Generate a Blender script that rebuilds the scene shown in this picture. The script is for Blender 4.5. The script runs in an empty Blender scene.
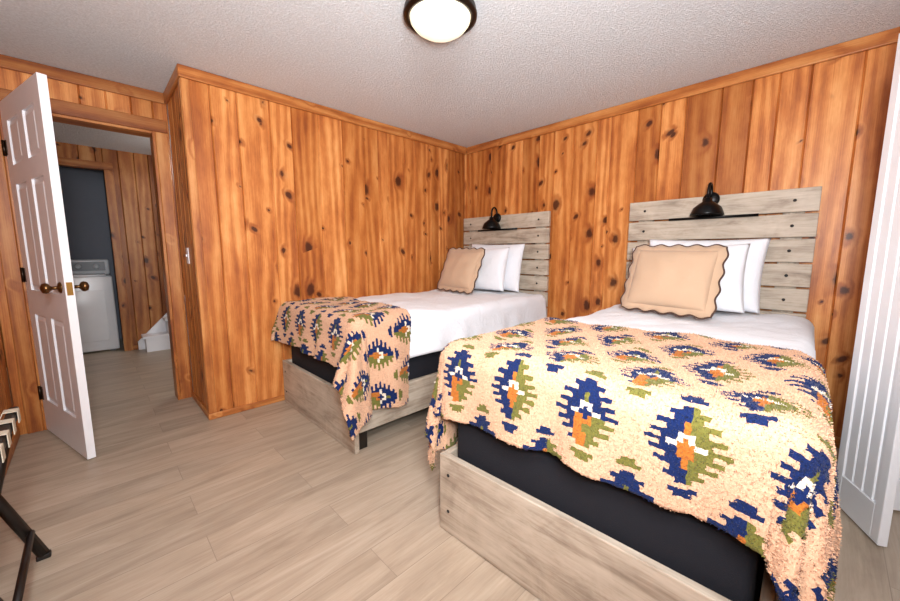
import bpy, bmesh, math, random
from mathutils import Vector, Matrix, noise
random.seed(4)
S=bpy.context.scene
COL=S.collection
H=2.335
# ------------------------------------------------------------------ node helpers
def lin(c):
    return tuple(((x/255)/12.92 if x/255<=0.04045 else ((x/255+0.055)/1.055)**2.4) for x in c)+(1,)
class NT:
    def __init__(s,name):
        s.m=bpy.data.materials.new(name); s.m.use_nodes=True
        s.t=s.m.node_tree; s.b=s.t.nodes['Principled BSDF']
    def n(s,typ,**kw):
        nd=s.t.nodes.new(typ)
        for k,v in kw.items(): setattr(nd,k,v)
        return nd
    def set(s,inp,v):
        if isinstance(v,bpy.types.NodeSocket): s.t.links.new(v,inp)
        else: inp.default_value=v
    def math(s,op,a,b=0.0,c=0.0,clamp=False):
        nd=s.t.nodes.new('ShaderNodeMath'); nd.operation=op; nd.use_clamp=clamp
        for i,v in enumerate((a,b,c)): s.set(nd.inputs[i],v)
        return nd.outputs[0]
    def comb(s,x,y,z=0.0):
        nd=s.t.nodes.new('ShaderNodeCombineXYZ')
        for i,v in enumerate((x,y,z)): s.set(nd.inputs[i],v)
        return nd.outputs[0]
    def noise(s,vec,scale,detail=3,rough=.5,dist=0):
        nd=s.t.nodes.new('ShaderNodeTexNoise')
        s.set(nd.inputs['Vector'],vec); nd.inputs['Scale'].default_value=scale
        nd.inputs['Detail'].default_value=detail; nd.inputs['Roughness'].default_value=rough
        nd.inputs['Distortion'].default_value=dist
        return nd.outputs[0]
    def mix(s,f,a,b,blend='MIX'):
        nd=s.t.nodes.new('ShaderNodeMix'); nd.data_type='RGBA'; nd.blend_type=blend
        s.set(nd.inputs[0],f); s.set(nd.inputs[6],a); s.set(nd.inputs[7],b)
        return nd.outputs[2]
    def ramp(s,f,stops):
        nd=s.t.nodes.new('ShaderNodeValToRGB'); s.set(nd.inputs[0],f)
        e=nd.color_ramp.elements
        e[0].position,e[0].color=stops[0]; e[1].position,e[1].color=stops[-1]
        for p,c in stops[1:-1]:
            x=e.new(p); x.color=c
        return nd.outputs[0]
    def smooth(s,v,a,b):
        nd=s.t.nodes.new('ShaderNodeMapRange'); nd.interpolation_type='SMOOTHSTEP'
        s.set(nd.inputs[0],v); s.set(nd.inputs[1],a); s.set(nd.inputs[2],b)
        nd.inputs[3].default_value=0; nd.inputs[4].default_value=1
        return nd.outputs[0]
    def bump(s,h,strength=.3,dist=.01):
        nd=s.t.nodes.new('ShaderNodeBump'); nd.inputs['Strength'].default_value=strength
        nd.inputs['Distance'].default_value=dist; s.set(nd.inputs['Height'],h)
        s.t.links.new(nd.outputs[0],s.b.inputs['Normal'])
    def col(s,c): s.set(s.b.inputs['Base Color'],c)
    def rough(s,r): s.set(s.b.inputs['Roughness'],r)
def objco(m): return m.n('ShaderNodeTexCoord').outputs['Object']
def simple(name,rgb,rough=.5,metal=0,bs=0,bscale=100):
    m=NT(name); co=objco(m)
    f=m.noise(co,bscale if bs else 12,3)
    c=lin(rgb); d=tuple(x*.93 for x in c[:3])+(1,)
    m.col(m.mix(f,d,c)); m.rough(rough); m.b.inputs['Metallic'].default_value=metal
    if bs: m.bump(f,bs,.004)
    return m.m

# knotty pine (uses per-point attribute: u along wall, v up, random per board)
def pine(name,bright=1.0,knots=True):
    m=NT(name)
    at=m.n('ShaderNodeAttribute',attribute_name='pc')
    sp=m.n('ShaderNodeSeparateXYZ'); m.set(sp.inputs[0],at.outputs['Vector'])
    u,v,r=sp.outputs
    U=m.math('ADD',u,m.math('MULTIPLY',r,17.0)); V=m.math('ADD',v,m.math('MULTIPLY',r,29.0))
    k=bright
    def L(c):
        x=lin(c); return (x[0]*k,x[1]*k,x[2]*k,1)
    wob=m.noise(m.comb(m.math('MULTIPLY',U,30.),m.math('MULTIPLY',V,22.)),1,3,.6)
    wob2=m.noise(m.comb(m.math('MULTIPLY',U,9.),m.math('MULTIPLY',V,5.)),1,2)
    wobc=m.math('ADD',m.math('MULTIPLY',m.math('SUBTRACT',wob,.5),.12),m.math('MULTIPLY',m.math('SUBTRACT',wob2,.5),.12))
    def knotlayer(scale,sy,rmul,off,sheer,cut):
        vo=m.n('ShaderNodeTexVoronoi',voronoi_dimensions='2D',feature='F1')
        uu=m.math('ADD',m.math('ADD',U,off),m.math('MULTIPLY',V,sheer))
        m.set(vo.inputs['Vector'],m.comb(uu,m.math('MULTIPLY',V,sy))); vo.inputs['Scale'].default_value=scale
        d=m.math('MAXIMUM',m.math('ADD',vo.outputs['Distance'],wobc),0.)
        sc=m.n('ShaderNodeSeparateColor'); m.set(sc.inputs[0],vo.outputs['Color'])
        rr=sc.outputs[0]
        rad=m.math('MAXIMUM',m.math('MULTIPLY_ADD',m.math('MULTIPLY',rr,rr),rmul,cut),0.)
        gate=m.smooth(rad,.001,.02)
        kn=m.math('SUBTRACT',1.,m.smooth(d,m.math('MULTIPLY',rad,.55),m.math('ADD',rad,.022)))
        ha=m.math('SUBTRACT',1.,m.smooth(d,m.math('MULTIPLY',rad,.8),m.math('MULTIPLY_ADD',rad,1.7,.09)))
        return m.math('MULTIPLY',kn,gate),m.math('MULTIPLY',ha,gate)
    k1,h1=knotlayer(3.5,.72,.165,0.,0.,-.025)
    k2,h2=knotlayer(4.6,.95,.18,5.3,.45,-.055)
    knot=m.math('MAXIMUM',k1,k2); halo=m.math('MAXIMUM',h1,h2)
    big=m.noise(m.comb(m.math('MULTIPLY',U,2.6),m.math('MULTIPLY',V,.30)),1,2)
    ph=m.math('ADD',m.math('ADD',m.math('MULTIPLY',U,75.),m.math('MULTIPLY',big,34.)),m.math('MULTIPLY',halo,4.))
    ring=m.math('MULTIPLY_ADD',m.math('SINE',ph),.5,.5)
    fine=m.noise(m.comb(m.math('MULTIPLY',U,210.),m.math('MULTIPLY',V,3.0)),1,4,.65)
    blot=m.noise(m.comb(m.math('MULTIPLY',U,5.),m.math('MULTIPLY',V,1.6)),1,5,.65)
    g=m.math('ADD',m.math('MULTIPLY',ring,.16),m.math('ADD',m.math('MULTIPLY',fine,.38),m.math('MULTIPLY',blot,.78)))
    base=m.ramp(g,[(.44,L((228,164,100))),(.58,L((212,141,77))),(.70,L((190,115,57))),(.86,L((152,82,40)))])
    tint=m.ramp(m.math('FRACT',m.math('MULTIPLY',r,7.3)),[(0,(.62,.55,.48,1)),(.3,(.84,.79,.72,1)),(.6,(.98,.97,.96,1)),(1,(1.08,1.13,1.22,1))])
    c=m.mix(1.0,base,tint,'MULTIPLY')
    if knots:
        c=m.mix(m.math('MULTIPLY',halo,.6),c,L((140,72,34)))
        c=m.mix(m.math('MULTIPLY',knot,.9),c,L((64,30,18)))
    m.col(c); m.rough(.40); m.b.inputs['Specular IOR Level'].default_value=.3
    m.bump(g,.10,.003)
    return m.m
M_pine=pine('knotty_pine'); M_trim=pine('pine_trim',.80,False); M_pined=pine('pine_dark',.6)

def greywood(name,axis):
    m=NT(name); co=objco(m)
    oi=m.n('ShaderNodeObjectInfo')
    sp=m.n('ShaderNodeSeparateXYZ'); m.set(sp.inputs[0],co)
    off=m.math('MULTIPLY',oi.outputs['Random'],20.)
    a,b,c=sp.outputs
    s=[16.,16.,16.]; s['XYZ'.index(axis)]=2.2
    v=m.comb(m.math('MULTIPLY',m.math('ADD',a,off),s[0]),m.math('MULTIPLY',m.math('ADD',b,off),s[1]),m.math('MULTIPLY',m.math('ADD',c,off),s[2]))
    f1=m.noise(v,1,6,.68,.8)
    s2=[130.,130.,130.]; s2['XYZ'.index(axis)]=5.
    v2=m.comb(m.math('MULTIPLY',a,s2[0]),m.math('MULTIPLY',b,s2[1]),m.math('MULTIPLY',c,s2[2]))
    f2=m.noise(v2,1,3,.6)
    f3=m.noise(m.comb(m.math('ADD',a,off),b,c),5.,4,.6,1.)
    g=m.math('ADD',m.math('MULTIPLY',f1,.6),m.math('ADD',m.math('MULTIPLY',f2,.2),m.math('MULTIPLY',f3,.3)))
    m.col(m.ramp(g,[(.38,lin((122,108,93))),(.47,lin((155,141,125))),(.56,lin((180,167,150))),(.70,lin((200,189,173)))]))
    m.rough(.6); m.bump(g,.15,.003)
    return m.m
GWx=greywood('weathered_wood_x','X'); GWy=greywood('weathered_wood_y','Y'); GWz=greywood('weathered_wood_z','Z')

def floor_mat():
    m=NT('vinyl_plank_floor'); co=objco(m)
    br=m.n('ShaderNodeTexBrick',offset=.37,offset_frequency=2)
    m.set(br.inputs['Vector'],co)
    br.inputs['Color1'].default_value=(0,0,0,1); br.inputs['Color2'].default_value=(1,1,1,1)
    br.inputs['Mortar'].default_value=(.5,.5,.5,1)
    br.inputs['Scale'].default_value=1; br.inputs['Mortar Size'].default_value=.0013
    br.inputs['Brick Width'].default_value=1.22; br.inputs['Row Height'].default_value=.178
    br.inputs['Mortar Smooth'].default_value=.2
    sp=m.n('ShaderNodeSeparateXYZ'); m.set(sp.inputs[0],co)
    rnd=m.n('ShaderNodeSeparateColor'); m.set(rnd.inputs[0],br.outputs['Color'])
    o=m.math('MULTIPLY',rnd.outputs[0],13.)
    x=m.math('ADD',sp.outputs[0],o); y=m.math('ADD',sp.outputs[1],o)
    f1=m.noise(m.comb(m.math('MULTIPLY',x,1.5),m.math('MULTIPLY',y,11.)),1,5,.65,1.2)
    f2=m.noise(m.comb(m.math('MULTIPLY',x,5.),m.math('MULTIPLY',y,120.)),1,3,.6)
    f3=m.noise(m.comb(m.math('MULTIPLY',x,2.2),m.math('MULTIPLY',y,3.5)),1,3,.6)
    g=m.math('ADD',m.math('MULTIPLY',f1,.6),m.math('ADD',m.math('MULTIPLY',f2,.2),m.math('MULTIPLY',f3,.2)))
    base=m.ramp(g,[(.34,lin((152,137,119))),(.5,lin((177,161,142))),(.66,lin((195,181,163)))])
    tint=m.mix(rnd.outputs[0],(.89,.89,.89,1),(1.03,1.02,1.01,1))
    c=m.mix(1.,base,tint,'MULTIPLY')
    c=m.mix(m.math('MULTIPLY',br.outputs['Fac'],.5),c,lin((100,90,80)))
    m.col(c); m.rough(.42)
    m.bump(m.math('SUBTRACT',g,m.math('MULTIPLY',br.outputs['Fac'],.8)),.15,.002)
    return m.m
M_floor=floor_mat()
def ceil_mat():
    m=NT('popcorn_ceiling'); co=objco(m)
    f=m.noise(co,75,4,.7); f2=m.noise(co,190,2,.6)
    h=m.math('ADD',m.smooth(f,.42,.66),m.math('MULTIPLY',f2,.4))
    m.col(m.ramp(f,[(.3,lin((208,213,217))),(.65,lin((234,240,245)))])); m.rough(.95)
    m.bump(h,.55,.010); return m.m
M_ceil=ceil_mat()
M_white=simple('white_paint',(240,241,245),.35)
M_black=simple('black_metal',(16,16,17),.35,.6)
M_bronze=simple('bronze_metal',(48,34,24),.35,.8)
M_brass=simple('brass',(190,150,80),.3,.9)
M_knob=simple('aged_brass',(110,80,48),.28,.9)
M_navybox=simple('navy_ticking',(11,14,25),.9,0,.3,300)
M_nook=simple('nook_paint',(120,124,134),.8)
M_appl=simple('appliance_enamel',(225,228,232),.25)
M_grey=simple('grey_plastic',(120,124,130),.4)
M_strap=simple('cream_webbing',(205,195,175),.8,0,.4,400)
M_rackwood=simple('black_stained_wood',(24,18,15),.4)
M_plug=simple('bolt_steel',(38,36,36),.4,.5)
def cloth(name,rgb,sc=420,st=.25,big=7):
    m=NT(name); co=objco(m)
    f=m.noise(co,sc,2); w=m.noise(co,big,4,.6,.8)
    c=lin(rgb); m.col(m.mix(w,tuple(x*.95 for x in c[:3])+(1,),c)); m.rough(.9)
    m.b.inputs['Sheen Weight'].default_value=.2
    m.bump(m.math('ADD',m.math('MULTIPLY',f,.15),w),st,.02); return m.m
M_linen=cloth('white_cotton',(234,237,243),500,.5)
M_tan=cloth('tan_linen',(196,166,138),350,.2)
M_piping=simple('dark_brown_piping',(72,48,38),.8)
def blanket_mat():
    m=NT('sherpa_pattern'); co=objco(m)
    at=m.n('ShaderNodeAttribute',attribute_name='col')
    f=m.noise(co,150,3,.7)
    c=m.mix(m.smooth(f,.3,.65),m.mix(1.,at.outputs['Color'],(.80,.77,.75,1),'MULTIPLY'),at.outputs['Color'])
    m.col(c); m.rough(1.); m.b.inputs['Sheen Weight'].default_value=.1
    m.b.inputs['Specular IOR Level'].default_value=.03
    m.bump(f,.5,.008); return m.m
M_blanket=blanket_mat()
def glow():
    m=NT('frosted_glass'); co=objco(m)
    f=m.noise(co,9,2)
    m.col(lin((245,238,215))); m.rough(.3)
    m.set(m.b.inputs['Emission Color'],m.mix(f,lin((255,240,200)),lin((250,244,222))))
    m.b.inputs['Emission Strength'].default_value=.9; return m.m
M_glow=glow()

# ------------------------------------------------------------------ mesh helpers
def mk(name,verts,faces,mat,parent=None,smooth=False,pc=None):
    me=bpy.data.meshes.new(name); me.from_pydata([tuple(v) for v in verts],[],faces)
    me.materials.append(mat); me.update()
    if smooth:
        for p in me.polygons: p.use_smooth=True
    if pc is not None:
        a=me.attributes.new('pc','FLOAT_VECTOR','POINT')
        for i,v in enumerate(pc): a.data[i].vector=v
    o=bpy.data.objects.new(name,me); COL.objects.link(o)
    if parent is not None:
        o.parent=parent
        if not parent.get('local'): o.location=-Vector(parent.location)
    return o
def empty(name,loc=(0,0,0),local=False,rot=0):
    e=bpy.data.objects.new(name,None); e.location=loc; e.empty_display_size=.1
    e.rotation_euler=(0,0,rot)
    if local: e['local']=1
    COL.objects.link(e); return e
BF=[(0,3,2,1),(4,5,6,7),(0,1,5,4),(1,2,6,5),(2,3,7,6),(3,0,4,7)]
def bv(x0,x1,y0,y1,z0,z1):
    return [(x0,y0,z0),(x1,y0,z0),(x1,y1,z0),(x0,y1,z0),(x0,y0,z1),(x1,y0,z1),(x1,y1,z1),(x0,y1,z1)]
def box(name,x0,x1,y0,y1,z0,z1,mat,parent=None,bevel=0,seg=2,pcaxis=None,rnd=None):
    x0,x1=sorted((x0,x1)); y0,y1=sorted((y0,y1)); z0,z1=sorted((z0,z1))
    v=bv(x0,x1,y0,y1,z0,z1); pc=None
    if pcaxis:
        r=random.random() if rnd is None else rnd
        if pcaxis=='Z': pc=[(a[0]+a[1],a[2],r) for a in v]
        elif pcaxis=='X': pc=[(a[1]+a[2],a[0],r) for a in v]
        else: pc=[(a[0]+a[2],a[1],r) for a in v]
    o=mk(name,v,BF,mat,parent,pc=pc)
    if bevel:
        b=o.modifiers.new('b','BEVEL'); b.width=bevel; b.segments=seg
        for p in o.data.polygons: p.use_smooth=seg>2
    return o
def multi(name,boxes,mat,parent=None,bevel=0):
    V=[];F=[]
    for b in boxes:
        n=len(V); V+=bv(*b); F+=[tuple(i+n for i in f) for f in BF]
    o=mk(name,V,F,mat,parent)
    if bevel:
        m=o.modifiers.new('b','BEVEL'); m.width=bevel; m.segments=2
    return o
def lathe(name,prof,center,mat,parent=None,seg=40,axis='Z'):
    V=[];F=[]
    for i in range(seg):
        a=2*math.pi*i/seg
        for r,h in prof:
            p=(r*math.cos(a),r*math.sin(a),h)
            if axis=='X': p=(p[2],p[0],p[1])
            if axis=='Y': p=(p[0],p[2],p[1])
            V.append((p[0]+center[0],p[1]+center[1],p[2]+center[2]))
    n=len(prof)
    for i in range(seg):
        j=(i+1)%seg
        for k in range(n-1): F.append((i*n+k,j*n+k,j*n+k+1,i*n+k+1))
    o=mk(name,V,F,mat,parent,smooth=True)
    bm=bmesh.new(); bm.from_mesh(o.data); bmesh.ops.remove_doubles(bm,verts=bm.verts,dist=1e-5)
    bmesh.ops.recalc_face_normals(bm,faces=bm.faces); bm.to_mesh(o.data); bm.free()
    return o
def tube(name,pts,r,mat,parent=None,cyclic=False,seg=10):
    V=[];F=[]; pts=[Vector(p) for p in pts]; n=len(pts); prev=None
    for i,p in enumerate(pts):
        if cyclic: t=(pts[(i+1)%n]-pts[i-1])
        else: t=pts[min(i+1,n-1)]-pts[max(i-1,0)]
        t.normalize()
        if prev is None:
            a=t.cross(Vector((0,0,1)))
            if a.length<.1: a=t.cross(Vector((1,0,0)))
        else: a=prev-t*prev.dot(t)
        a.normalize(); prev=a; b=t.cross(a)
        for k in range(seg):
            an=2*math.pi*k/seg; V.append(p+(a*math.cos(an)+b*math.sin(an))*r)
    for i in range(n if cyclic else n-1):
        j=(i+1)%n
        for k in range(seg):
            l=(k+1)%seg; F.append((i*seg+k,i*seg+l,j*seg+l,j*seg+k))
    if not cyclic:
        F.append(tuple(range(seg))[::-1]); F.append(tuple((n-1)*seg+k for k in range(seg)))
    return mk(name,V,F,mat,parent,smooth=True)

# ---- panelled wall: boards with V grooves on the face, solid backing
def panel_wall(name,axis,pos,nrm,segs,thick,mat=M_pine,seed=1):
    rs=random.Random(seed); V=[];F=[];P=[]
    umin=min(s[0] for s in segs); umax=max(s[1] for s in segs)
    edges=[umin]
    while edges[-1]<umax: edges.append(edges[-1]+rs.choice([.11,.13,.16,.19,.14,.21]))
    bds=[(edges[i],edges[i+1],rs.random()) for i in range(len(edges)-1)]
    def pt(u,d,z):
        return (u,pos-nrm*d,z) if axis=='X' else (pos-nrm*d,u,z)
    for (u0,u1,z0,z1) in segs:
        for a,b,r in bds:
            a=max(a,u0); b=min(b,u1)
            if b<=a: continue
            g=min(.006,(b-a)/3)
            n=len(V)
            for (u,d) in ((a,.011),(a+g,0),(b-g,0),(b,.011)):
                for z in (z0,z1):
                    V.append(pt(u,d,z)); P.append((u,z,r))
            for k in range(3):
                F.append((n+2*k,n+2*k+2,n+2*k+3,n+2*k+1))
        n=len(V)
        if axis=='X': y0,y1=sorted((pos-nrm*.0115,pos-nrm*thick)); bb=bv(u0,u1,y0,y1,z0,z1)
        else: x0,x1=sorted((pos-nrm*.0115,pos-nrm*thick)); bb=bv(x0,x1,u0,u1,z0,z1)
        V+=bb; P+=[(0.3,b[2],.1) for b in bb]
        F+=[tuple(i+n for i in f) for f in BF]
    return mk(name,V,F,mat,pc=P)

XC=-2.62   # outside corner of left wall
YD=.60     # door wall plane
XW=-3.57   # west wall plane
YS=-3.45   # south wall plane
OX0,OX1,OZ=-3.45,-2.71,2.05
panel_wall('wall_north','X',0,-1,[(XC+.006,.02,0,H)],.10,seed=5)
panel_wall('wall_east','Y',0,-1,[(YS,.02,0,H)],.10,seed=14)
panel_wall('wall_return','Y',XC,-1,[(.012,YD,0,H)],.09,seed=3)
panel_wall('wall_door','X',YD,-1,[(XW,OX0,0,H),(OX0,OX1,OZ,H),(OX1,XC,0,H)],.12,seed=8)
panel_wall('wall_west','Y',XW,1,[(YS,YD,0,H)],.10,seed=9)
panel_wall('wall_south','X',YS,1,[(XW,-1.9,0,H),(-1.9,-.45,2.06,H),(-.45,0,0,H)],.10,seed=10)
multi('wall_closet',[(-1.95,-.40,-4.15,-4.10,0,H),(-1.95,-1.90,-4.10,YS-.10,0,H),(-.45,-.40,-4.10,YS-.10,0,H)],M_white)
# hall
HY=2.86
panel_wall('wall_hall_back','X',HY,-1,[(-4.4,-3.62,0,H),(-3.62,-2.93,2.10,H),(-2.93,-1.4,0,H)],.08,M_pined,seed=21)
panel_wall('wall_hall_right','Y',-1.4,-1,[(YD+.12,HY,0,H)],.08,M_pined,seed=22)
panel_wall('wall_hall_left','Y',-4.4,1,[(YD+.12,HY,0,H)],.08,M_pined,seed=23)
multi('wall_hall_front',[(-4.4,XW-.101,YD+.02,YD+.12,0,H),(XC+.09,-1.4,YD+.02,YD+.12,0,H)],M_nook)
multi('wall_laundry',[(-3.72,-2.85,3.72,3.80,0,H),(-3.72,-3.64,HY+.08,3.72,0,H),(-2.91,-2.83,HY+.08,3.72,0,H)],M_nook)
box('floor',-4.6,.2,-4.3,3.9,-.06,0,M_floor)
box('ceiling',-4.6,.2,-4.3,3.9,H,H+.06,M_ceil)
def tr(name,x0,x1,y0,y1,z0,z1,ax,bev=.006): return box(name,x0,x1,y0,y1,z0,z1,M_trim,None,bev,2,ax)
t=.022; cz=H-.075
tr('trim_1',XC-t,0-t,-t,-.0005,cz,H-.001,'X')
tr('trim_2',-t,-.0005,YS+.03,-t,cz,H-.001,'Y')
tr('trim_3',XC-t,XC-.0005,-.0005,YD-t,cz,H-.001,'Y')
tr('trim_4',XW+t,XC-.0005,YD-t,YD-.0005,cz,H-.001,'X')
tr('trim_5',XW+.0005,XW+t,YS+.03,YD,cz,H-.001,'Y')
tr('trim_6',XC-.012,XC+.035,-.014,-.0005,.046,cz-.001,'Z',.004)
tr('trim_7',XC-.014,XC-.0005,-.0004,.05,.046,cz-.001,'Z',.004)
bz=.045
tr('baseboard_north',XC-.016,-.016,-.016,-.0005,.0005,bz,'X')
tr('baseboard_east',-.016,-.0005,YS+.03,-.016,.0005,.07,'Y')
tr('baseboard_return',XC-.016,XC-.0005,-.0005,YD-.02,.0005,bz,'Y')
tr('baseboard_west',XW+.0005,XW+.016,YS+.03,YD-.03,.0005,.07,'Y')
tr('baseboard_hall',-2.92,-1.42,HY-.016,HY-.0005,.0005,.06,'X')
e=empty('door_casing',(OX1,YD,0))
box('casing_right',OX1,OX1+.075,YD-.02,YD-.0005,0.0005,OZ+.0,M_trim,e,.005,2,'Z',.8)
box('casing_left',XW+.045,OX0,YD-.02,YD-.0005,0.0005,OZ+.0,M_trim,e,.005,2,'Z',.6)
box('casing_top',XW+.045,OX1+.075,YD-.02,YD-.0005,OZ+.0005,OZ+.09,M_trim,e,.005,2,'X',.7)
box('jamb_right',OX1-.018,OX1-.0005,YD-.018,YD+.13,.0005,OZ-.0,M_trim,e,.002,2,'Z',.75)
box('jamb_left',OX0+.0005,OX0+.018,YD-.018,YD+.13,.0005,OZ-.0,M_trim,e,.002,2,'Z',.75)
box('jamb_top',OX0+.019,OX1-.019,YD-.018,YD+.13,OZ-.018,OZ-.0005,M_trim,e,.002,2,'X',.75)
box('hall_casing',OX1,OX1+.085,YD+.1205,YD+.135,.0005,OZ,M_trim,e,.004,2,'Z',.7)
e=empty('laundry_casing',(-2.93,HY,0))
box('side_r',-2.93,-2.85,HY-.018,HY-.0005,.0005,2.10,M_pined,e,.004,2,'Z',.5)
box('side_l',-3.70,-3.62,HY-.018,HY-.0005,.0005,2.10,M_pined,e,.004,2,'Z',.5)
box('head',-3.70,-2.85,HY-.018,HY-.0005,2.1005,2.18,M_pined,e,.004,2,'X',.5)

# ------------------------------------------------------------------ six panel door
def six_panel(parent,w,h,th):
    st=.105
    boxes=[(0,st,0,th,0,h),(w-st,w,0,th,0,h),(w/2-.05,w/2+.05,0,th,0,h)]
    rails=[(0,.22),(.78,.93),(1.56,1.67),(h-.12,h)]
    for a,b in rails:
        boxes.append((st,w/2-.05,0,th,a,b)); boxes.append((w/2+.05,w-st,0,th,a,b))
    multi('frame',boxes,M_white,parent)
    multi('core',[(st-.002,w-st+.002,th*.3,th*.7,.2,h-.1)],M_white,parent)
    V=[];F=[]
    for xa,xb in ((st,w/2-.05),(w/2+.05,w-st)):
        for (a,b) in ((.22,.78),(.93,1.56),(1.67,h-.12)):
            for side in (0,1):
                y=th*.3 if side==0 else th*.7; yo=.003 if side==0 else th-.003
                i0=.012;i1=.035; n=len(V)
                V+=[(xa+i0,y,a+i0),(xb-i0,y,a+i0),(xb-i0,y,b-i0),(xa+i0,y,b-i0),
                   (xa+i1,yo,a+i1),(xb-i1,yo,a+i1),(xb-i1,yo,b-i1),(xa+i1,yo,b-i1)]
                F+=[tuple(i+n for i in q) for q in [(4,5,6,7),(0,1,5,4),(1,2,6,5),(2,3,7,6),(3,0,4,7)]]
    mk('raised_panels',V,F,M_white,parent)
hx,hy=OX0+.012,YD-.030
fx,fy=-3.245,-.13
DW=.73
ang=math.atan2(fy-hy,fx-hx)
d1=empty('door_1',(hx,hy,.012),True,ang)
six_panel(d1,DW,2.04,.036)
def lknob(sgn,y0):
    c=(DW-.065,y0,.97)
    lathe('rose',[(0,0),(.030,0),(.030,.004*sgn),(.024,.009*sgn),(.010,.011*sgn),(.009,.035*sgn),(.014,.040*sgn),(.026,.048*sgn),(.029,.058*sgn),(.024,.070*sgn),(.010,.076*sgn),(0,.077*sgn)],c,M_knob,d1,28,'Y')
lknob(-1,0.0); lknob(1,.036)
box('latch_plate',DW-.0005,DW+.002,.006,.030,.93,1.0,M_brass,d1)
for z in (.25,1.02,1.78):
    lathe('hinge',[(0,-.045),(.008,-.045),(.008,.045),(0,.045)],(-.004,-.006,z),M_bronze,d1,12)
    box('leaf',0,.035,-.0025,0,z-.043,z+.043,M_bronze,d1)

# ------------------------------------------------------------------ beds
def hnoise(x,y,s): return noise.noise(Vector((x*s,y*s,3.7)))
def puff(x,y,seed=0):
    return .012*hnoise(x+seed,y,2.2)+.008*hnoise(x,y+seed*2,5.5)+.004*hnoise(x+y*.6,y,13)
NAVY=lin((24,40,86)); GREEN=lin((112,110,54)); OCH=lin((178,108,46)); WHT=lin((228,216,198)); CREAM=lin((214,174,144))
HW=[7,4,6,3,5,2,3,1]
PI,PJ=20,17
def pat(i,j):
    row=j//PJ; jj=j-row*PJ-PJ//2
    sh=0 if row%2==0 else PI//2
    k=(i+sh)//PI; ii=(i+sh)-k*PI-PI//2
    aj=abs(jj); typ=(row+k)%2
    if aj<len(HW) and abs(ii)<=HW[aj]:
        a=abs(ii); m=a+aj
        if m<=1: return OCH if typ==0 else NAVY
        if aj==0 and a<=3: return WHT
        if a<=1 and aj<=2: return WHT if jj>0 else OCH
        if a==0 and aj<=4: return OCH if typ==0 else GREEN
        if typ==0: return GREEN if ii<0 else NAVY
        return NAVY if (jj>=0 or ii>2) else (GREEN if ii<0 else OCH)
    k2=(i+sh+PI//2)//PI; i2=(i+sh+PI//2)-k2*PI-PI//2
    a2=abs(i2)
    if (aj==8 and a2<=2) or (aj==7 and a2<=1):
        return NAVY if k2%2 else GREEN
    return CREAM
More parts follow.
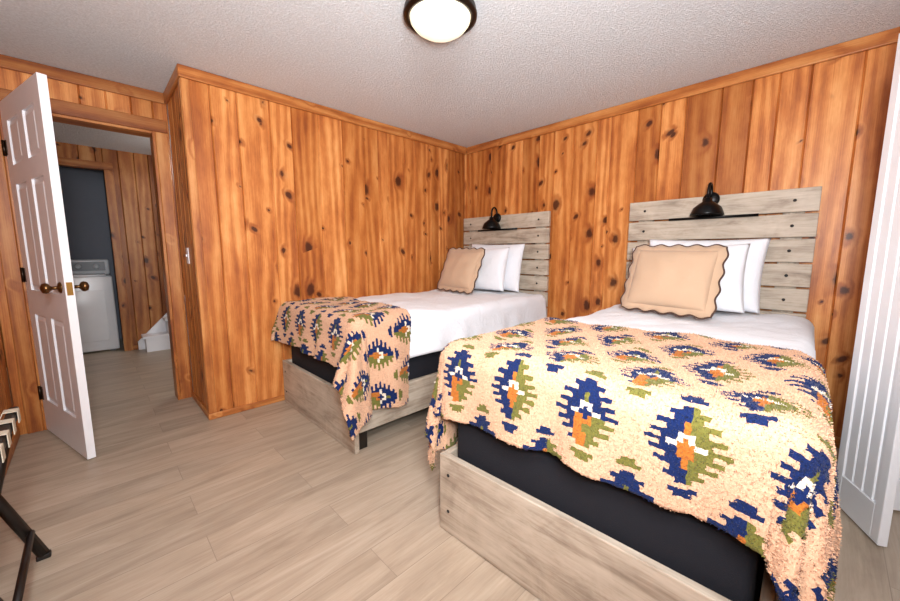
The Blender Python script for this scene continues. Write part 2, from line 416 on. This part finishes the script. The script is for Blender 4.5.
def drape(name,rect,top,sheet,r,step,mat,flare=.05,tail=(.3,.3),wr=.02,pattern=False,rear=None,fuzz=0,parent=None,thick=.01,seed=0,puffs=1.,cell=.0124,minz=.02,pull=(0,0)):
    x0,x1,y0,y1=rect; ix0,ix1,iy0,iy1=x0+r,x1,y0+r,y1-r
    pa,pb,qa,qb=sheet
    pa=math.floor(pa/cell)*cell if pattern else pa; qa=math.floor(qa/cell)*cell if pattern else qa
    n=int(round((pb-pa)/step)); mq=int(round((qb-qa)/step))
    V=[];rs=random.Random(seed+7)
    for i in range(n+1):
        p=pa+i*step
        for j in range(mq+1):
            q=qa+j*step
            cx=min(max(p,ix0),ix1+9); cy=min(max(q,iy0),iy1)
            dx,dy=p-cx,q-cy; d=math.hypot(dx,dy)
            z=top+puff(p,q,seed)*puffs
            if d<1e-9: X,Y,Z=p,q,z
            else:
                nx,ny=dx/d,dy/d
                arc=r*math.pi/2; px=py=0
                if d<arc: f=d/r; out=r*math.sin(f); dn=r*(1-math.cos(f))
                else:
                    e=d-arc; out=r+flare*e; dn=r+e*math.sqrt(max(0,1-flare*flare))
                    s=(p if abs(ny)>abs(nx) else q)
                    k=min(1,e/.22)
                    w=.5+.5*math.sin(s*19+2.5*noise.noise(Vector((s*3,seed,0)))*2)
                    cf=abs(2*nx*ny); tl=tail[0] if ny<0 else tail[1]
                    out+=wr*k*w*(1-cf)+tl*e*cf
                    th=math.atan2(ny,nx); out+=.02*k*cf*math.sin(th*14)
                    dn-=tl*e*cf*.18
                    if ny<0: px=pull[0]*e*cf; py=pull[1]*e*cf
                X,Y,Z=cx+nx*out+px,cy+ny*out+py,z-dn
            if fuzz:
                X+=rs.uniform(-fuzz,fuzz); Y+=rs.uniform(-fuzz,fuzz); Z+=rs.uniform(-fuzz,fuzz)
            V.append((X,Y,max(Z,minz)))
    F=[];cols=[]
    for i in range(n):
        for j in range(mq):
            p=pa+(i+.5)*step; q=qa+(j+.5)*step
            if rear and p>rear(q): continue
            a=i*(mq+1)+j
            F.append((a,a+1,a+mq+2,a+mq+1)[::-1])
            if pattern: cols.append(pat(int(math.floor(q/cell)),int(math.floor(p/cell))))
    o=mk(name,V,F,mat,parent,smooth=True)
    if pattern:
        a=o.data.attributes.new('col','FLOAT_COLOR','CORNER')
        buf=[]
        for c in cols: buf+=list(c)*4
        a.data.foreach_set('color',buf)
        # fleece pile: short curly tufts standing on the outer face, coloured like the yarn below
        PV=[];PF=[];PC=[]
        for f,c in zip(F,cols):
            A,B,C,D=(Vector(V[q]) for q in f)
            nn=(C-A).cross(D-B)
            if nn.length<1e-9: continue
            nn.normalize()
            for _ in range(3):
                s,tt=rs.random(),rs.random()
                base=A.lerp(B,s).lerp(D.lerp(C,s),tt)+nn*(thick*.8)
                an=rs.uniform(0,6.283); d1_=(B-A).normalized(); d2_=nn.cross(d1_)
                w=(d1_*math.cos(an)+d2_*math.sin(an))*rs.uniform(.0012,.0022)
                ln=rs.uniform(.0028,.0056)
                tip=base+nn*ln+Vector((rs.uniform(-1,1),rs.uniform(-1,1),rs.uniform(-1,1)))*.0025
                k=len(PV); PV+=[base-w,base+w,tip+w*.5,tip-w*.5]; PF.append((k,k+1,k+2,k+3))
                g=rs.uniform(.84,1.10); PC+=[c[0]*g,c[1]*g,c[2]*g,1]*4
        po=mk('pile',PV,PF,mat,o,smooth=False); po.location=(0,0,0)
        a=po.data.attributes.new('col','FLOAT_COLOR','CORNER'); a.data.foreach_set('color',PC)
    bm=bmesh.new(); bm.from_mesh(o.data)
    bmesh.ops.delete(bm,geom=[v for v in bm.verts if not v.link_faces],context='VERTS')
    bm.to_mesh(o.data); bm.free()
    s=o.modifiers.new('s','SOLIDIFY'); s.thickness=thick; s.offset=1
    return o

def pillow_mesh(name,w,h,T,M,mat,parent,pinch=.06,N=26,seed=0):
    V=[];F=[]
    for side in (1,-1):
        for i in range(N+1):
            for j in range(N+1):
                u=-1+2*i/N; v=-1+2*j/N
                uu=math.sin(u*math.pi/2)*.35+u*.65; vv=math.sin(v*math.pi/2)*.35+v*.65
                x=uu*w/2*(1-pinch*(1-vv*vv)*1.0*uu*uu) ; y=vv*h/2*(1-pinch*(1-uu*uu)*vv*vv)
                b=max(0,(1-abs(uu)**2.4))*max(0,(1-abs(vv)**2.4))
                z=side*T/2*b**.45
                z+=side*.018*b*noise.noise(Vector((x*9+seed,y*9,side)))
                V.append(M@Vector((x,y,z)))
    o1=(N+1)**2
    for s in (0,1):
        for i in range(N):
            for j in range(N):
                a=s*o1+i*(N+1)+j; q=(a,a+1,a+N+2,a+N+1)
                F.append(q[::-1] if s==0 else q)
    o=mk(name,V,F,mat,parent,smooth=True)
    bm=bmesh.new(); bm.from_mesh(o.data); bmesh.ops.remove_doubles(bm,verts=bm.verts,dist=1e-4)
    bmesh.ops.recalc_face_normals(bm,faces=bm.faces); bm.to_mesh(o.data); bm.free()
    return o
def lean(x,y,z,deg,yaw=0,roll=0):
    a=math.radians(deg); s,c=math.sin(a),math.cos(a)
    m=Matrix(((0,s,-c),(-1,0,0),(0,c,s))).to_4x4()
    return Matrix.Translation((x,y,z))@Matrix.Rotation(math.radians(yaw),4,'Z')@m@Matrix.Rotation(math.radians(roll),4,'Z')

def make_bed(yc,xf,w=1.08):
    y0,y1=yc-w/2,yc+w/2
    bed=empty('bed',(-1.1,yc,0))
    box('footboard',xf,xf+.03,y0,y1,.001,.34,GWy,bed,.004)
    for nm,ya,yb in (('side_rail_a',y0,y0+.028),('side_rail_b',y1-.028,y1)):
        box(nm,xf+.031,-.10,ya,yb,.12,.34,GWx,bed,.004)
    multi('feet',[(xf+.04,xf+.10,y0+.03,y0+.09,.001,.2),(xf+.04,xf+.10,y1-.09,y1-.03,.001,.2),(-1.1,-1.04,yc-.03,yc+.03,.001,.2)],M_rackwood,bed)
    box('slat_deck',xf+.032,-.11,y0+.029,y1-.029,.2,.225,M_rackwood,bed)
    for nm,ya in (('post_a',y0+.06),('post_b',y1-.16)):
        box(nm,-.062,-.022,ya,ya+.10,.001,1.50,GWz,bed,.004)
    z=1.55
    for k in range(8):
        box('headboard_slat_%d'%(k+1),-.092,-.063,y0,y1,z-.138,z,GWy,bed,.004)
        for yy in (y0+.11,y1-.11):
            lathe('bolt',[(0,-.004),(.008,-.004),(.009,0)],(-.0925,yy,z-.070),M_plug,bed,14,'X')
        z-=.150
    for yy in (y0+.05,y1-.05):
        for zz in (.10,.26):
            lathe('bolt',[(0,-.003),(.006,-.003),(.007,0)],(xf,yy,zz),M_plug,bed,12,'X')
    box('box_spring',xf+.05,-.12,y0+.04,y1-.04,.226,.50,M_navybox,bed,.03,4)
    box('mattress',xf+.05,-.12,y0+.04,y1-.04,.501,.735,M_linen,bed,.05,5)
    return bed,y0,y1
Y1,Y2=-.585,-2.385
xf=-2.13
b1,y0,y1=make_bed(Y1,xf)
drape('comforter',(xf+.02,-.14,y0-.02,y1+.0),.775,(xf-.14,-.14,y0-.02-.24,y1+.10),.06,.02,M_linen,.02,(.0,.0),.022,seed=0,thick=.012,puffs=1.6,parent=b1)
bl1=drape('throw_blanket',(xf-.01,-.14,y0-.045,y1+.015),.80,(xf-.26,-1.4,y0-.045-.50,y1+.015+.03),.07,.0062,M_blanket,.06,(.42,.3),.04,True,lambda q:-1.60+(q+.06)*.13,.0016,None,.010,0,1.6,pull=(-.10,.05))
xf=-2.15
b2,y20,y21=make_bed(Y2,xf,1.05)
drape('comforter',(xf+.03,-.14,y20-.03,y21-.005),.775,(xf-.10,-.14,y20-.03-.22,y21+.13),.06,.02,M_linen,.0,(.0,.0),.008,seed=3,thick=.012,puffs=1.6,parent=b2)
bl2=drape('throw_blanket',(xf+.0,-.14,y20-.05,y21+.022),.80,(xf-.225,-1.2,y20-.05-.64,y21+.022+.46),.07,.0062,M_blanket,.02,(.16,.12),.030,True,lambda q:-1.30+.04*math.sin(q*4),.0016,None,.010,3,1.6,pull=(-.22,.16))
A2=.026
b2.rotation_euler=(0,0,A2)
piv=Matrix.Translation((-1.1,Y2,0))@Matrix.Rotation(A2,4,'Z')@Matrix.Translation((1.1,-Y2,0))
bl2.matrix_world=piv

# ------------------------------------------------------------------ pillows
def pillows(yc,dt,seed):
    pillow_mesh('white_pillow',.68,.46,.15,lean(-.225,yc-.01,1.035,9,0,-1),M_linen,None,.05,seed=seed)
    pillow_mesh('white_pillow',.66,.42,.15,lean(-.39,yc+.045,1.01,15,2,2),M_linen,None,.05,seed=seed+5)
    w,h=.455,.375
    Mx=lean(-.60,yc+dt,1.01,22,-4,-1)
    e=empty('accent_pillow',Mx.translation)
    pillow_mesh('cushion',w,h,.15,Mx,M_tan,e,.03,seed=seed+9)
    out=[];inn=[]
    fw,fh=w/2+.022,h/2+.022
    nx,ny=5,4; st=12
    def add(ax,ay,bx,by,n,ox,oy):
        for k in range(n*st):
            tt=k/(n*st); s=(.5-.5*math.cos(tt*n*2*math.pi))*.014
            x=ax+(bx-ax)*tt; y=ay+(by-ay)*tt
            out.append((x+ox*s,y+oy*s)); inn.append((x*.86,y*.86))
    add(-fw,-fh,fw,-fh,nx,0,-1); add(fw,-fh,fw,fh,ny,1,0); add(fw,fh,-fw,fh,nx,0,1); add(-fw,fh,-fw,-fh,ny,-1,0)
    n=len(out); V=[Mx@Vector((a,b,.003)) for a,b in out]+[Mx@Vector((a,b,.012)) for a,b in inn]+[Mx@Vector((a,b,-.003)) for a,b in out]+[Mx@Vector((a,b,-.012)) for a,b in inn]
    F=[]
    for i in range(n):
        j=(i+1)%n
        F.append((i,j,n+j,n+i)); F.append((2*n+i,3*n+i,3*n+j,2*n+j)); F.append((i,2*n+i,2*n+j,j))
    mk('scalloped_flange',V,F,M_tan,e,smooth=True)
    tube('piping',[Mx@Vector((a,b,0)) for a,b in out],.0052,M_piping,e,True,8)
pillows(Y1+.0,.10,1)
pillows(Y2+.045,.06,4)

# ------------------------------------------------------------------ barn sconces
def sconce(y):
    e=empty('wall_sconce',(-.1,y,1.5))
    x=-.185; zt=1.475
    lathe('shade',[(.010,.055),(.022,.052),(.026,.030),(.045,.018),(.078,-.010),(.092,-.045),(.096,-.062),(.090,-.062),(.086,-.045),(.072,-.012),(.040,.010),(0,.014)],(x,y,zt),M_black,e,36)
    pts=[(x,y,zt+.05)]
    for k in range(13):
        a=math.pi*k/12; pts.append((x+.042-.042*math.cos(a),y,zt+.095+.055*math.sin(a)))
    pts+=[(x+.084,y,zt+.06)]
    tube('gooseneck',pts,.009,M_black,e)
    lathe('backplate',[(0,-.012),(.045,-.012),(.05,0),(.0,.0)],(-.096,y,zt+.05),M_black,e,28,'X')
    tube('rail_bar',[(-.112,y-.26,1.405),(-.112,y+.24,1.405)],.009,M_black,e)
    multi('rail_brackets',[(-.112,-.0965,y-.22,y-.20,1.398,1.412),(-.112,-.0965,y+.18,y+.20,1.398,1.412)],M_black,e)
    lathe('bulb',[(0,-.05),(.02,-.045),(.03,-.025),(.02,0),(.012,.015)],(x,y,zt),M_white,e,20)
    tube('lamp_stem',[(-.104,y,zt+.06),(-.104,y,1.41)],.008,M_black,e)
sconce(Y1+.06); sconce(Y2+.03)

# ------------------------------------------------------------------ ceiling light
c=(-1.825,-1.535,H)
e=empty('ceiling_light',c)
lathe('bronze_pan',[(0,-.001),(.165,-.001),(.172,-.012),(.170,-.028),(.178,-.036),(.176,-.048),(.160,-.054),(.148,-.050),(.148,-.02)],c,M_bronze,e,56)
lathe('glass_bowl',[(.147,-.045),(.143,-.062),(.125,-.085),(.095,-.105),(.055,-.119),(.012,-.124),(0,-.124)],c,M_glow,e,56)

e=empty('light_switch',(XC,.30,1.15))
box('plate',XC-.007,XC-.001,.265,.335,1.09,1.205,M_white,e,.002)
box('toggle',XC-.016,XC-.0072,.295,.305,1.14,1.158,M_white,e,.002)

# ------------------------------------------------------------------ bifold closet door
def bifold(name,ax,ay,bx,by,parent,h=2.03):
    L=math.hypot(bx-ax,by-ay); an=math.atan2(by-ay,bx-ax)
    e=bpy.data.objects.new(name,None); e.rotation_euler=(0,0,an); COL.objects.link(e); e.parent=parent; e['local']=1
    e.location=Vector((ax,ay,.012))-parent.location
    bx_=[(0,.045,-.015,.015,0,h),(L-.045,L,-.015,.015,0,h),(.045,L-.045,-.015,.015,0,.15),(.045,L-.045,-.015,.015,h-.1,h)]
    k=.05
    while k<L-.08:
        bx_.append((k,k+.05,-.010,.010,.15,h-.1)); k+=.062
    bx_.append((.045,L-.045,-.004,.004,.15,h-.1))
    multi('panel',bx_,M_white,e,.003)
e=empty('door_2',(-.7,-3.1,0))
bifold('leaf_a',-.72,-3.075,-.99,-3.20,e)
bifold('leaf_b',-.695,-3.11,-.54,-3.40,e)

# ------------------------------------------------------------------ washer
e=empty('washing_machine',(-3.28,3.2,0))
wx0,wx1,wy0,wy1=-3.61,-2.96,2.97,3.62
box('cabinet',wx0,wx1,wy0,wy1,.02,.90,M_appl,e,.018,4)
multi('feet',[(wx0+.04,wx0+.09,wy0+.04,wy0+.09,.001,.03),(wx1-.09,wx1-.04,wy0+.04,wy0+.09,.001,.03),(wx0+.04,wx0+.09,wy1-.09,wy1-.04,.001,.03),(wx1-.09,wx1-.04,wy1-.09,wy1-.04,.001,.03)],M_grey,e)
box('front_panel',wx0+.08,wx1-.08,wy0-.008,wy0+.002,.14,.74,M_appl,e,.006,3)
box('lid',wx0+.05,wx1-.05,wy0+.03,wy1-.16,.901,.918,M_appl,e,.006,3)
box('console',wx0,wx1,wy1-.14,wy1,.9005,1.09,M_appl,e,.02,4)
box('control_strip',wx0+.04,wx1-.04,wy1-.146,wy1-.139,.95,1.06,M_grey,e,.002)
for k in range(3):
    lathe('dial',[(0,-.03),(.024,-.03),(.028,0)],(wx1-.12-.16*k,wy1-.146,1.005),M_appl,e,20,'Y')

# ------------------------------------------------------------------ stairs in the hall
e=empty('staircase',(-2.4,2.7,0))
xs=-2.80; n=5
multi('risers',[(xs+.06+.22*k,xs+.06+.22*(k+1) ,HY-.26,HY-.045,.0005,.19*(k+1)-.03) for k in range(n)],M_white,e)
multi('treads',[(xs+.035+.22*k,xs+.06+.22*(k+1)-.001,HY-.27,HY-.045,.19*(k+1)-.029,.19*(k+1)) for k in range(n)],M_white,e)
prof=[(xs,.0005),(xs+1.17,.0005),(xs+1.17,1.20),(xs+1.05,1.20),(xs,.10)]
V=[(a,HY-.044,b) for a,b in prof]+[(a,HY-.018,b) for a,b in prof]
m_=len(prof)
F=[tuple(range(m_)),tuple(range(2*m_-1,m_-1,-1))]+[(i,m_+i,m_+(i+1)%m_,(i+1)%m_) for i in range(m_)]
mk('skirt_board',V,F,M_white,e)

# ------------------------------------------------------------------ luggage rack (nearly folded) by west wall
e=empty('luggage_rack',(-3.48,-1.0,0))
ya,yb=-1.46,-.66; zt=.52
xa,xb=-3.53,-3.415
def bar(nm,p,q,r=.014): tube(nm,[p,((p[0]+q[0])/2,(p[1]+q[1])/2,(p[2]+q[2])/2),q],r,M_rackwood,e,False,8)
box('top_rail_a',xa-.014,xa+.014,ya,yb,zt-.02,zt+.02,M_rackwood,e,.006)
box('top_rail_b',xb-.014,xb+.014,ya,yb,zt-.02,zt+.02,M_rackwood,e,.006)
for k,y in enumerate((ya+.07,yb-.28)):
    box('leg_foot_%d'%(k+1),xb+.03,xb+.07,y-.014,y+.014,.0005,.02,M_rackwood,e,.004)
    bar('leg_%d'%(2*k+1),(xa,y,zt-.01),(xb+.05,y,.018),.018)
    bar('leg_%d'%(2*k+2),(xb,y+.032,zt-.01),(xa+.005,y+.032,.018),.018)
bar('stretcher_a',(xb+.028,ya+.07,.12),(xb+.028,yb-.28,.12),.011)
bar('stretcher_b',(xa+.03,ya+.102,.12),(xa+.03,yb-.248,.12),.011)
for k in range(6):
    y=ya+.05+k*.130
    V=[];F=[]
    prof=[(xa-.018,zt-.024),(xa-.018,zt+.024),(xa+.018,zt+.025)]
    for q in range(1,8):
        tt=q/8; prof.append((xa+.018+(xb-xa-.036)*tt,zt+.024-.06*math.sin(math.pi*tt)))
    prof+=[(xb-.018,zt+.025),(xb+.018,zt+.024),(xb+.018,zt-.024)]
    for (px,pz) in prof: V+= [(px,y,pz),(px,y+.045,pz)]
    for q in range(len(prof)-1): F.append((2*q,2*q+1,2*q+3,2*q+2))
    o=mk('strap_%d'%(k+1),V,F,M_strap,e); s=o.modifiers.new('s','SOLIDIFY'); s.thickness=.003

# ------------------------------------------------------------------ lights
def area(name,loc,tgt,size,power,color=(1,1,1)):
    l=bpy.data.lights.new(name,'AREA'); l.shape='DISK'; l.size=size; l.energy=power; l.color=color
    o=bpy.data.objects.new(name,l); o.location=loc
    o.rotation_euler=(Vector(tgt)-Vector(loc)).to_track_quat('-Z','Y').to_euler(); COL.objects.link(o); return o
area('flash_softbox',(-3.25,-3.2,1.95),(-1.6,-.2,1.5),.3,40,(.95,.98,1.0))
area('flash_bounce',(-3.1,-3.1,1.35),(-1.9,-1.7,2.33),.4,80,(.95,.98,1.0))
l=bpy.data.lights.new('hall_fill','POINT'); l.energy=24; l.shadow_soft_size=.1; l.color=(1,.94,.88)  # added fill light, out of view past the jamb, brightens hall and nook
o=bpy.data.objects.new('hall_fill',l); o.location=(-1.9,1.7,2.05); COL.objects.link(o)
w=bpy.data.worlds.new('World'); S.world=w; w.use_nodes=True
w.node_tree.nodes['Background'].inputs[0].default_value=(.8,.85,.9,1); w.node_tree.nodes['Background'].inputs[1].default_value=.3

# ------------------------------------------------------------------ camera
cd=bpy.data.cameras.new('Camera'); cd.sensor_width=36; cd.lens=14.72; cd.clip_start=.02
co=bpy.data.objects.new('Camera',cd); co.location=(-3.14,-2.95,1.165)
co.rotation_euler=(math.radians(90-7.3),0,math.radians(45.7-90)); COL.objects.link(co); S.camera=co
S.view_settings.view_transform='Standard'
